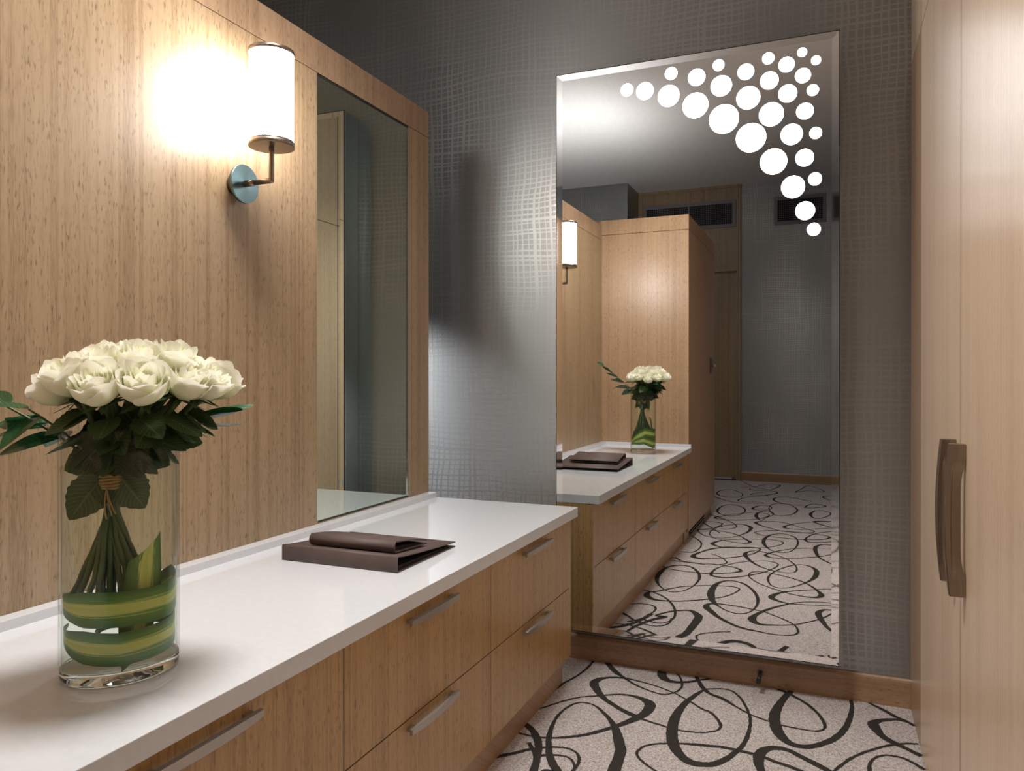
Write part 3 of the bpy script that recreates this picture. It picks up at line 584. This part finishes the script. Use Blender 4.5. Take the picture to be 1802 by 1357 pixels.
def wardrobe(ytop, ymid, ybot, filler, label):
    t = thing('wardrobe', label, 'wardrobe', (XR, ymid, 0))
    obj('carcass', bx(XR + .021, XR + .34, ybot + .001, (filler or ytop) - .001, 0, ZC - .002), wood_lit, t)
    if filler: obj('upper_filler', bx(XR, XR + .02, ytop + .002, filler - .001, ZS + .0015, ZC - .003), wood_lit, t)
    for a, b in ((ymid, ytop), (ybot, ymid)): obj('upper_door', bx(XR, XR + .02, a + .0036, b - .0036, ZS + .0022, ZC - .003, bev=.001), wood_lit, t)
    obj('gap_shade_strip', bx(XR + .0202, XR + .0209, ybot + .001, (filler or ytop) - .001, .006, ZC - .004), gap_shade_m, t)  # dark sheet behind the doors, painted shade for their gaps
    if filler: obj('filler_panel', bx(XR, XR + .02, ytop + .002, filler - .001, 0, ZS - .001), wood_tower, t)
    for y in (([ytop] if filler else []) + [ymid, ybot + .0016]): obj('door_shade_strip', bx(XR + .0004, XR + .0195, y - .0035, y + .0035, .006, ZC - .004), gap_shade_m, t)  # dark strips fill the door gaps as painted shade
    obj('header_shade_strip', bx(XR + .0004, XR + .0198, ybot + .003, (filler or ytop) - .003, ZS - .0018, ZS + .0018), gap_shade_m, t)  # same painted shade along the seam above the doors
    for a, b, hy in ((ymid, ytop, ymid + .068), (ybot, ymid, ymid - .068)):
        d = obj('wardrobe_door', bx(XR, XR + .02, a + .0036, b - .0036, .006, ZS - .0022, bev=.001), wood_lit, t)
        hb_ = bmesh.new(); pull(hb_, hy, .903, 1); h = obj('handle', hb_, bronze, None); h.parent = d
wardrobe(2.7988, 1.9817, 1.200, YW, 'brightly lit bamboo wardrobe at the right edge with two bowed bronze handles')
wardrobe(1.200, .378, -.454, None, 'bamboo wardrobe beside the camera, its doors showing only in reflections')

# ------------------------------------------------------------------ wall sconce
SX, SY = -1.451, 1.706
t = thing('wall_sconce', 'lit white cylinder wall lamp on a round steel plate, mounted on the bamboo partition', 'lamp', (XP, SY, 1.769))
PZ, PX = 1.769, -1.5445
pm = bmesh.new(); cyl(pm, (PX - .010, SY, PZ), (PX, SY, PZ), .0545, 64)
po = obj('wall_plate', pm, plate_m, t)
po.data.transform(Matrix.Translation((-PX, -SY, -PZ))); po.location = Vector((PX, SY, PZ)) - t.location
pm = bmesh.new(); cyl(pm, (XP, SY, PZ), (PX - .010, SY, PZ), .030, 40); obj('mounting_boss', pm, bronze, t)
ab = bmesh.new(); cyl(ab, (PX, SY, PZ), (PX + .035, SY, PZ), .0092, 24)
tube(ab, [(PX + .03, SY, PZ), (SX - .004, SY, PZ), (SX, SY, PZ), (SX, SY, PZ + .004), (SX, SY, 1.85), (SX, SY, 1.864)], [.0073] * 6, 20); obj('arm', ab, bronze, t)
cb = bmesh.new(); cyl(cb, (SX, SY, 1.862), (SX, SY, 1.876), .0628, 64); cyl(cb, (SX, SY, 1.876), (SX, SY, 1.8805), .060, 64); obj('bottom_cap', cb, bronze, t)
cb = bmesh.new(); cyl(cb, (SX, SY, 2.121), (SX, SY, 2.133), .0628, 64); obj('top_cap', cb, bronze, t)
cb = bmesh.new(); cyl(cb, (SX, SY, 1.881), (SX, SY, 2.1205), .060, 64, caps=False); obj('glass_shade', cb, shade_m, t)

# uplighter on the far side of the tall cabinet; it lights the ceiling behind the partition
t = thing('wall_uplighter', 'small bronze wall uplighter on the hidden side of the tall cabinet', 'lamp', (XP - .13, -.20, 2.08))
ub = bmesh.new(); box(ub, XP - .145, XP - .13, -.24, -.16, 2.03, 2.11, bev=.003); obj('bracket', ub, bronze, t)
ub = bmesh.new(); cyl(ub, (XP - .20, -.20, 2.04), (XP - .20, -.20, 2.10), .03, 32, r2=.055); obj('bowl', ub, bronze, t)

t = thing('spotlight', 'small bronze spotlight on a bracket on the hidden back of the partition', 'lamp', (XP - .13, 2.52, 1.95))
ub = bmesh.new(); cyl(ub, (XP - .13, 2.52, 2.0), (-2.56, 2.515, 2.0), .008, 16); obj('bracket', ub, bronze, t)
ub = bmesh.new(); cyl(ub, (-2.60, 2.493, 2.01), (-2.565, 2.512, 1.968), .035, 32); obj('lamp_head', ub, bronze, t)

# ------------------------------------------------------------------ rings for the added ceiling fill lights
for (x, y, r0), lab in zip(((-.95, 1.30, .33), (-.55, -1.6, .055)), ('above the front edge of the counter', 'over the far end of the aisle')):
    t = thing('added_fill_light', 'round added fill light in the ceiling ' + lab, 'downlight', (x, y, ZC))
    rb = bmesh.new()
    seg = 40
    r1 = r0 - .013
    A = [[rb.verts.new((x + r * math.cos(2 * PI * k / seg), y + r * math.sin(2 * PI * k / seg), z)) for k in range(seg)] for r, z in ((r0, ZC - .0005), (r0, ZC - .006), (r1, ZC - .006), (r1, ZC - .0005))]
    for i in range(4):
        for k in range(seg): rb.faces.new((A[i][k], A[i][(k + 1) % seg], A[(i + 1) % 4][(k + 1) % seg], A[(i + 1) % 4][k]))
    bmesh.ops.recalc_face_normals(rb, faces=rb.faces); obj('trim_ring', rb, white_q, t)

# ------------------------------------------------------------------ door stop
t = thing('door_stop', 'small dark metal door stop peg with a black tip on the skirting board', 'door stop', (-.25, YW - .014, .04))
d = bmesh.new(); cyl(d, (-.25, YW - .014, .052), (-.25, YW - .018, .052), .013, 24); cyl(d, (-.25, YW - .016, .052), (-.25, YW - .095, .052), .0085, 24); obj('peg', d, gunmetal, t)
d = bmesh.new(); cyl(d, (-.25, YW - .094, .052), (-.25, YW - .105, .052), .0095, 24); obj('rubber_tip', d, rubber, t)

# ------------------------------------------------------------------ folders
def folder(name, label, x0, x1, y0, y1, z, hs, he, tilt=0, rnd=False, tuck=0.0):
    """open-ended wrap cover: thick spine at y0, boards closing together towards y1"""
    t = thing(name, label, 'folder', (x0, y0, z)); th = .0032
    n = 10; top = []; bot = []
    for i in range(n + 1):
        s = i / n; y = y0 + (y1 - y0) * s
        zt = z + hs + (he - hs) * (s ** .8 if not rnd else s ** .9) + (.004 * math.sin(PI * s) if rnd else 0)
        top.append((y, zt)); bot.append((y + (tuck if i == n else 0), z + th))
    # outline of the cover section (spine, top board, bottom board)
    outer = [(y1, z)] + [(y0 + (.006 if rnd else .0015), z), (y0, z + (.010 if rnd else .002)), (y0 - (.002 if rnd else 0), z + hs * .5), (y0, z + hs - (.010 if rnd else .003)), (y0 + (.008 if rnd else .003), z + hs)] + top[1:]
    inner = [(y1, z + th)] + [(y0 + th + .002, z + th), (y0 + th, z + th + .003), (y0 + th - .0005, z + hs * .5), (y0 + th, z + hs - th - .004), (y0 + th + .004, z + hs - th)] + [(a, b - th) for a, b in top[1:]]
    bm = bmesh.new(); K = len(outer); G = []
    for x in (x0, x1):
        G.append(([bm.verts.new((x, a, b)) for a, b in outer], [bm.verts.new((x, a, b)) for a, b in inner]))
    for k in range(K - 1):
        bm.faces.new((G[0][0][k], G[0][0][k + 1], G[1][0][k + 1], G[1][0][k])).smooth = True
        bm.faces.new((G[0][1][k + 1], G[0][1][k], G[1][1][k], G[1][1][k + 1]))
        for g in G: bm.faces.new((g[0][k], g[0][k + 1], g[1][k + 1], g[1][k]))
    for k in (0, K - 1): bm.faces.new((G[0][0][k], G[1][0][k], G[1][1][k], G[0][1][k]))
    bmesh.ops.recalc_face_normals(bm, faces=bm.faces); c = obj('cover', bm, leather_m, t)
    pg = bmesh.new(); m = .012
    A = [(y0 + th + .003, z + th + .0003), (y1 - .02, z + th + .0003), (y1 - .02, z + th + .004), (y0 + th + .003, z + th + .010)]
    P = [[pg.verts.new((x, a, b)) for a, b in A] for x in (x0 + m, x1 - m)]
    for k in range(4): pg.faces.new((P[0][k], P[0][(k + 1) % 4], P[1][(k + 1) % 4], P[1][k]))
    pg.faces.new(P[0][::-1]); pg.faces.new(P[1]); bmesh.ops.recalc_face_normals(pg, faces=pg.faces)
    obj('inner_board', pg, lining_m, t)
    return t
f1 = folder('folder', 'large dark brown leather folder lying flat on the white counter', -1.423, -1.047, 1.715, 2.05, H + .0003, .0440, .016)
f2 = folder('folder', 'smaller dark brown leather folder lying on top of the large one', -1.358, -1.078, 1.752, 1.93, H + .0425, .0310, .012, rnd=True)
f2.rotation_euler = (math.radians(-3.6), 0, math.radians(0))

# ------------------------------------------------------------------ vase
VC = Vector((-1.158, .968, H)); VA, VB, VPH = .0965, .0850, math.radians(65)
VT = 1.129; ZWAT = 1.066
def ell(r, th, z):
    a, b = VA * r, VB * r; x, y = a * math.cos(th), b * math.sin(th)
    return Vector((VC.x + x * math.cos(VPH) - y * math.sin(VPH), VC.y + x * math.sin(VPH) + y * math.cos(VPH), z))
def lathe(prof, seg=96):
    bm = bmesh.new(); R = [[bm.verts.new(ell(r, 2 * PI * k / seg, z)) for k in range(seg)] if r > 0 else [bm.verts.new((VC.x, VC.y, z))] for r, z in prof]
    for i in range(len(R) - 1):
        for k in range(seg):
            a, b = R[i], R[i + 1]; j = (k + 1) % seg
            vs_ = [a[k], a[j], b[j], b[k]] if len(a) > 1 and len(b) > 1 else ([a[0], b[j], b[k]] if len(a) == 1 else [a[k], a[j], b[0]])
            bm.faces.new(vs_).smooth = True
    bmesh.ops.recalc_face_normals(bm, faces=bm.faces); return bm
t = thing('glass_vase', 'tall clear oval glass vase of water standing on the white counter', 'vase', VC)
gi = .955
vo = obj('glass_body', lathe([(1, H + .0225), (1, VT - .001), (.995, VT), (gi + .005, VT), (gi, VT - .001), (gi, H + .024), (gi, H + .0225), (0, H + .0225)]), glass_m, t)
obj('thick_base', lathe([(0, H + .001), (.955, H + .001), (.985, H + .0035), (.99, H + .008), (.985, H + .021), (gi - .02, H + .0218), (gi - .08, H + .0190), (0, H + .0180)]), base_glass, t)
obj('water', lathe([(0, H + .0188), (gi - .028, H + .0203), (gi + .002, H + .0265), (gi + .002, ZWAT), (gi - .01, ZWAT - .0008), (0, ZWAT - .0008)]), water_m, t)

# ------------------------------------------------------------------ leaves
def leaf(bm, base, direction, normal, ln, wd, curl=.25, fold=.25, serr=.0, twist=0.0, nl=12, nw=6, tipc=1.0):
    d = Vector(direction).normalized(); n = Vector(normal); n = (n - d * n.dot(d)).normalized(); s = d.cross(n)
    uvl = bm.loops.layers.uv.verify(); rows = []; p = Vector(base)
    for i in range(nl + 1):
        t_ = i / nl; a = -curl * 2.0 * t_ * (ln and 1)
        dd = d * math.cos(a) + n * math.sin(a); nn = n * math.cos(a) - d * math.sin(a)
        if i: p = p + dd * (ln / nl)
        wv = wd / 2 * (max(0, math.sin(PI * min(1, t_ ** .75 * 1.0))) ** .8 if 0 < t_ < 1 else .0) + .0003
        if serr: wv *= 1 + serr * (1 if i % 2 else -1)
        tw = twist * t_; ss = s * math.cos(tw) + nn * math.sin(tw); n2 = nn * math.cos(tw) - s * math.sin(tw)
        row = []
        for k in range(nw + 1):
            q = -1 + 2 * k / nw; v = bm.verts.new(p + ss * (q * wv) + n2 * (abs(q) * wv * fold)); row.append((v, k / nw, t_))
        rows.append(row)
    for i in range(nl):
        for k in range(nw):
            Q = (rows[i][k], rows[i][k + 1], rows[i + 1][k + 1], rows[i + 1][k]); f = bm.faces.new([q[0] for q in Q]); f.smooth = True
            for lp, q in zip(f.loops, Q): lp[uvl].uv = (q[1], q[2])
    return bm

# ------------------------------------------------------------------ roses
def rose_mesh(seed):
    r = random.Random(seed); bm = bmesh.new(); uvl = bm.loops.layers.uv.verify()
    layers = [(2, .13, .86, 1.6, 0.0), (3, .24, .92, 1.35, .02), (3, .38, .95, 1.25, .04), (4, .55, .93, 1.1, .07), (4, .72, .84, 1.15, .12), (4, .90, .76, 1.15, .13)]
    for li, (n, R, Hh, W, curl) in enumerate(layers):
        off = r.uniform(0, 2 * PI)
        for j in range(n):
            th0 = off + 2 * PI * j / n + r.uniform(-.12, .12); NS, NTt = 10, 9; rows = []
            RR = R * r.uniform(.94, 1.06); HH = Hh * r.uniform(.93, 1.07); cu = curl * r.uniform(.6, 1.4); tilt = r.uniform(-.05, .05)
            pk = r.uniform(.03, .10) if li > 2 else .02; ph = r.uniform(0, 6)
            for i in range(NTt + 1):
                t_ = i / NTt; row = []
                for k in range(NS + 1):
                    s = -1 + 2 * k / NS; wide = W * (math.sin(PI * (.12 + .62 * t_)) ** .8)
                    th = th0 + s * wide + (.10 * li if s > 0 else 0) * 0
                    rad = RR * (math.sin(min(1.18, t_ * 1.55) * PI / 2) ** .8) * (1 - .10 * s * (1 if li < 4 else .5)) 
                    rad += cu * (t_ ** 5) * (1 - .35 * s * s) + .02 * math.sin(4 * s + ph) * t_ * t_
                    hh = -.80 + (HH + .80) * t_ * (1 - .20 * (s * s) * t_ * t_) + pk * (1 - abs(s)) ** 2 * t_ ** 4 - cu * .55 * t_ ** 7
                    hh += .006 * math.sin(9 * s + ph) * t_ ** 4
                    row.append((bm.verts.new((rad * math.cos(th), rad * math.sin(th), hh)), k / NS, t_ if li > 1 else t_ * .75))
                rows.append(row)
            for i in range(NTt):
                for k in range(NS):
                    Q = (rows[i][k], rows[i][k + 1], rows[i + 1][k + 1], rows[i + 1][k]); f = bm.faces.new([q[0] for q in Q]); f.smooth = True
                    for lp, q in zip(f.loops, Q): lp[uvl].uv = (q[1], q[2])
    me = bpy.data.meshes.new('bloom'); bm.to_mesh(me); bm.free(); me.materials.append(petal_m); return me
blooms = [rose_mesh(s) for s in (11, 23, 35, 48)]
sb_ = bmesh.new()
for k in range(5):
    a = 2 * PI * k / 5; leaf(sb_, (0, 0, -.80), (math.cos(a), math.sin(a), .1 - .3 * (k % 2)), (0, 0, 1), 1.0, .24, curl=-.12, nl=7, nw=2)
sepal_me = bpy.data.meshes.new('sepals'); sb_.to_mesh(sepal_me); sb_.free(); sepal_me.materials.append(leaf_m)
BC = Vector((-1.118, .972, 0)); TW = Vector((-1.168, .955, 1.036))
rr = random.Random(5); roses = []
vx, vy = Vector((.64, .77)), Vector((-.77, .64))          # across and along the line of sight
def add_rose(a, rho, label, dz=0.0, size=None, tilt=None):
    dz += rr.uniform(-.007, .007); d2 = vx * (math.cos(a) * rho * .124) + vy * (math.sin(a) * rho * .102)
    c = Vector((BC.x + d2.x, BC.y + d2.y, 1.248 - .044 * rho ** 2.2 + dz)); roses.append((c, Vector((d2.x, d2.y, 0)), rho, label, size or rr.uniform(.036, .043)))
rim = ['White rose at the far right edge of the bouquet', 'White rose on the right rear rim of the bouquet, towards the tall mirror', 'White rose on the rear rim, facing the tall mirror', 'White rose on the rear rim nearest the bamboo panel', 'White rose on the left rear rim of the bouquet',
       'White rose low on the left rim of the bouquet, above the long leaf sprig', 'Large pointed white rose at the far left edge of the bouquet', 'White rose low on the front left of the bouquet', 'White rose low at the front, left of centre, petals spread over the leaves',
       'White rose low at the front centre, round and tightly wrapped', 'White rose low at the front right with a drooping outer petal', 'White rose low on the right side of the bouquet']
N = len(rim)
for k, lab in enumerate(rim):
    add_rose(2 * PI * k / N + .05 + rr.uniform(-.06, .06), 1.0 + rr.uniform(-.05, .05), lab + '')
inner = ['White rose in the inner ring of the bouquet, right side', 'White rose in the inner ring, right of centre at the back', 'White rose in the inner ring, left of centre at the back', 'White rose in the inner ring, left side', 'White rose in the inner ring, front left, above the rim roses', 'White rose in the inner ring, front centre, above the rim roses', 'White rose in the inner ring, front right, above the rim roses']
for k, lab in enumerate(inner): add_rose(2 * PI * k / 7 + .2, .56, lab)
add_rose(0, .03, 'White rose at the very top of the bouquet', .004)
for a, lab in ((1.15, 'Small white rose filling the gap at the back right of the dome'), (2.3, 'Small white rose filling the gap at the back left of the dome'), (4.2, 'Small white rose filling the gap at the front left of the dome'), (5.4, 'Small white rose filling the gap at the front right of the dome')): add_rose(a, .80, lab, -.012, .031)
for idx, (c, out, rho, label, size) in enumerate(roses):
    t = thing('white_rose', label[0].lower() + label[1:], 'rose', c, 'white roses in the glass vase')
    axis = (Vector((rr.uniform(-.18, .18), rr.uniform(-.18, .18), 1)) + out.normalized() * (.8 * rho) if rho > .1 else Vector((0, 0, 1))).normalized()
    q = axis.to_track_quat('Z', 'Y')
    b = bpy.data.objects.new('bloom', blooms[idx % 4]); C.objects.link(b); b.parent = t
    b.rotation_mode = 'QUATERNION'; b.rotation_quaternion = q @ Matrix.Rotation(rr.uniform(0, 6.28), 3, 'Z').to_quaternion(); b.scale = (size,) * 3
    s_ = bpy.data.objects.new('sepals', sepal_me); C.objects.link(s_); s_.parent = t; s_.rotation_mode = 'QUATERNION'; s_.rotation_quaternion = q; s_.scale = (size,) * 3
    base = c - axis * size * .80
    ga = idx * 2.399963; gr = .020 * math.sqrt((idx + .5) / len(roses))
    tp = TW + Vector((math.cos(ga) * gr, math.sin(ga) * gr, 0))
    opp = ell(.87 * math.sqrt(.5 + .5 * ((idx * .618) % 1)), ga + PI * .85 - VPH, 0); foot = Vector((opp.x, opp.y, rr.uniform(.775, .835)))
    up = bez(base, base - axis * .05, tp + Vector((0, 0, .055)) + (tp - TW) * .5, tp, 9)
    dn = bez(tp, tp + (foot - tp) * .25 - Vector((0, 0, .03)), tp + (foot - tp) * .72 - Vector((0, 0, .015)), foot, 11)
    pts = up + [p + Vector((rr.uniform(-.0016, .0016), rr.uniform(-.0016, .0016), 0)) for p in dn[1:]]; st = bmesh.new(); tube(st, pts, [.0043 + (.0013 if i % 5 == idx % 5 else 0) for i in range(len(pts))], 8)
    obj('stem', st, stem_m, t, smooth=True)
    # rose leaves: under the dome, and drooping near the twine
    o2 = out.normalized() if rho > .1 else Vector((.6, -.8, 0)); side = Vector((-o2.y, o2.x, 0))
    def rl(P, d, nrm, ln, wd, cu, tw_):
        lb = bmesh.new(); leaf(lb, P, d, nrm, ln, wd, curl=cu, fold=.22, serr=.05, twist=tw_, nl=14); obj('leaf', lb, leaf_m, t)
    if idx < 12:
        rl(up[2], o2 * .9 + side * rr.uniform(-.6, .6) + Vector((0, 0, -.45)), (o2.x * 1.2, o2.y * 1.2, .8), rr.uniform(.065, .08), rr.uniform(.05, .06), .05, rr.uniform(-.4, .4))
        rl(up[4], o2 * .8 + side * rr.uniform(-.8, .8) + Vector((0, 0, -.45)), (o2.x, o2.y, .6), rr.uniform(.07, .085), rr.uniform(.055, .065), -.12, rr.uniform(-.5, .5))
        rl(up[5], o2 * .7 + side * rr.uniform(-.8, .8) + Vector((0, 0, -.75)), (o2.x, o2.y, .4), rr.uniform(.07, .085), rr.uniform(.055, .065), -.12, rr.uniform(-.5, .5))
        if idx % 3 == 0:
            rl(up[8], o2 * .55 + side * rr.uniform(-.3, .3) + Vector((0, 0, -.75)), (o2.x, o2.y, .2), rr.uniform(.07, .085), .062, -.05, rr.uniform(-.3, .3))
        if idx in (7, 10):
            sg = -1 if idx == 7 else 1; b_ = TW + Vector((.64 * sg * .012, .77 * sg * .012, .012)) + Vector((.77, -.64, 0)) * .022
            rl(b_, Vector((.64 * sg * .55, .77 * sg * .55, -.8)), (.77, -.64, .1), .088 if sg < 0 else .075, .066, -.03, 0)
    else:
        rl(up[3], o2 * .6 + side * rr.uniform(-1, 1) + Vector((0, 0, -.5)), (o2.x, o2.y, .5), .08, .062, .1, 0)
        rl(up[6], o2 * .6 + side * rr.uniform(-1.2, 1.2) + Vector((0, 0, -.5)), (o2.x, o2.y, .4), .08, .065, .1, .3)

# twine
tb = bmesh.new()
for k in range(5):
    z = TW.z - .010 + k * .005; pts = [TW + Vector((math.cos(a) * .0262, math.sin(a) * .0262, z - TW.z + .001 * math.sin(3 * a + k))) for a in [2 * PI * i / 28 for i in range(29)]]
    tube(tb, pts, .0030, 8)
tw = obj('raffia_tie', tb, twine_m); tw['label'] = 'straw coloured raffia tie wound around the rose stems inside the vase'; tw['category'] = 'tie'
for k, (dx, dy, dz) in enumerate(((.018, -.012, -.05), (.030, -.018, -.045), (.010, -.022, -.055))):
    eb = bmesh.new(); p0 = TW + Vector((.017, -.021, -.006)); tube(eb, bez(p0, p0 + Vector((.004, -.004, -.01)), p0 + Vector((dx * .6, dy * .6, dz * .5)), p0 + Vector((dx, dy * .4, dz)), 8), .0013, 6)
    e = obj('loose_end', eb, twine_m, None); e.parent = tw

# strap leaves coiled inside the glass
def strap(name, label, path, width, blunt=False):
    bm = bmesh.new(); uvl = bm.loops.layers.uv.verify(); n = 60; rows = []
    for i in range(n + 1):
        s = i / n * (len(path) - 1); k = min(int(s), len(path) - 2); f = s - k; a = path[k][0] + (path[k + 1][0] - path[k][0]) * f; z = path[k][1] + (path[k + 1][1] - path[k][1]) * f
        rd = path[k][2] + (path[k + 1][2] - path[k][2]) * f; tl = path[k][3] + (path[k + 1][3] - path[k][3]) * f
        wv = width * (min(1, .6 + i / n) if blunt else min(1, (.08 + i / n * 4), (1.02 - i / n) * 3 + .1)) / 2; row = []
        for q in range(7):
            u = -1 + 2 * q / 6; th = math.radians(a) - VPH; P = ell(rd, th + u * wv * tl / .09, z + u * wv * math.cos(tl)); row.append((bm.verts.new(P), q / 6, i / n))
        rows.append(row)
    for i in range(n):
        for k in range(6):
            Q = (rows[i][k], rows[i][k + 1], rows[i + 1][k + 1], rows[i + 1][k]); f = bm.faces.new([q[0] for q in Q]); f.smooth = True
            for lp, q in zip(f.loops, Q): lp[uvl].uv = (q[1], q[2] * 6)
    o = obj(name, bm, strap_m); o['label'] = label; o['category'] = 'leaf'; return o
strap('strap_leaf', 'yellow striped strap leaf coiled highest inside the glass vase', [(-160, .835, .925, 0), (-100, .832, .93, 0), (-40, .828, .935, 0), (20, .826, .935, 0), (70, .84, .93, .2), (120, .80, .925, .3), (170, .75, .92, .3)], .060)
strap('strap_leaf', 'yellow striped strap leaf coiled lowest inside the glass vase', [(-150, .785, .915, 0), (-100, .772, .92, 0), (-40, .760, .92, 0), (30, .765, .92, 0), (80, .79, .915, .2), (130, .775, .91, .3), (165, .755, .90, .3)], .056)
strap('strap_leaf', 'yellow striped strap leaf standing upright in the vase behind the coiled ones', [(-22, .735, .80, 0.9), (-14, .80, .78, 1.1), (-6, .86, .74, 1.1), (0, .905, .70, 1.1), (4, .922, .68, 1.1)], .092, True)

# glossy foliage sprigs
def sprig(label, stempts, leaves_):
    t = thing('leaf_sprig', label, 'foliage', stempts[0]); sb = bmesh.new(); P = bez(*stempts, 14); tube(sb, P, [.0028 - .0012 * i / 14 for i in range(15)], 7); obj('stem', sb, stem_m, t)
    for f, d, n, ln, wd, cu, tw_ in leaves_:
        lb = bmesh.new(); p = P[int(f * 14)]; leaf(lb, p, d, n, ln, wd, curl=cu, fold=.18, twist=tw_, nl=14); obj('leaf', lb, gloss_leaf, t)
    return t
sprig('long leafy green sprig reaching out to the left from the rose bouquet', [(-1.165, .95, 1.03), (-1.20, .94, 1.10), (-1.34, .86, 1.19), (-1.50, .74, 1.285)], [
    (.45, (-.9, -.1, .12), (.3, -.3, 1), .11, .055, .08, .3), (.5, (-.75, .35, -.02), (.3, -.3, 1), .11, .052, .2, -.2), (.42, (-.8, -.45, -.12), (.3, -.3, 1), .11, .055, .15, .2),
    (.62, (-.8, .3, .25), (.2, -.6, 1), .10, .034, .05, .3), (.68, (-.5, -.6, .1), (.2, -.6, 1), .09, .034, .1, .2), (.76, (-.75, .35, .35), (.2, -.6, 1), .09, .030, .05, .3),
    (.82, (-.5, -.55, .3), (.2, -.6, 1), .08, .030, .1, .3), (.92, (-.7, .2, .5), (.2, -.6, 1), .07, .030, .05, .3), (1.0, (-.75, -.35, .5), (0, .3, 1), .065, .036, .05, 0)])
sprig('short glossy leaf sprig on the right side of the bouquet below the roses', [(-1.165, .95, 1.03), (-1.15, .97, 1.10), (-1.10, 1.02, 1.135), (-1.065, 1.07, 1.15)], [
    (.9, (.55, .65, .05), (-.2, .1, 1), .095, .045, -.10, .5), (1.0, (.50, .80, .0), (0, 0, 1), .09, .040, -.15, -.5), (.8, (.55, .55, -.25), (.1, 0, 1), .11, .05, -.22, .3), (.75, (.8, .1, -.1), (0, 0, 1), .09, .05, .1, .2), (.7, (.2, .9, -.1), (0, 0, 1), .09, .05, .15, -.3)])
sprig('short glossy leaf sprig under the left side of the roses, pointing at the camera side', [(-1.165, .95, 1.03), (-1.18, .93, 1.09), (-1.20, .885, 1.13), (-1.23, .85, 1.165)], [
    (1.0, (-.75, -.30, .10), (0, 0, 1), .10, .048, .10, .3), (.85, (-.80, -.15, -.20), (0, 0, 1), .12, .052, .02, .2), (.9, (-.2, -.8, -.3), (0, -.2, 1), .08, .045, .3, .3), (.7, (-.8, .3, -.1), (0, 0, 1), .10, .05, .2, -.3)])
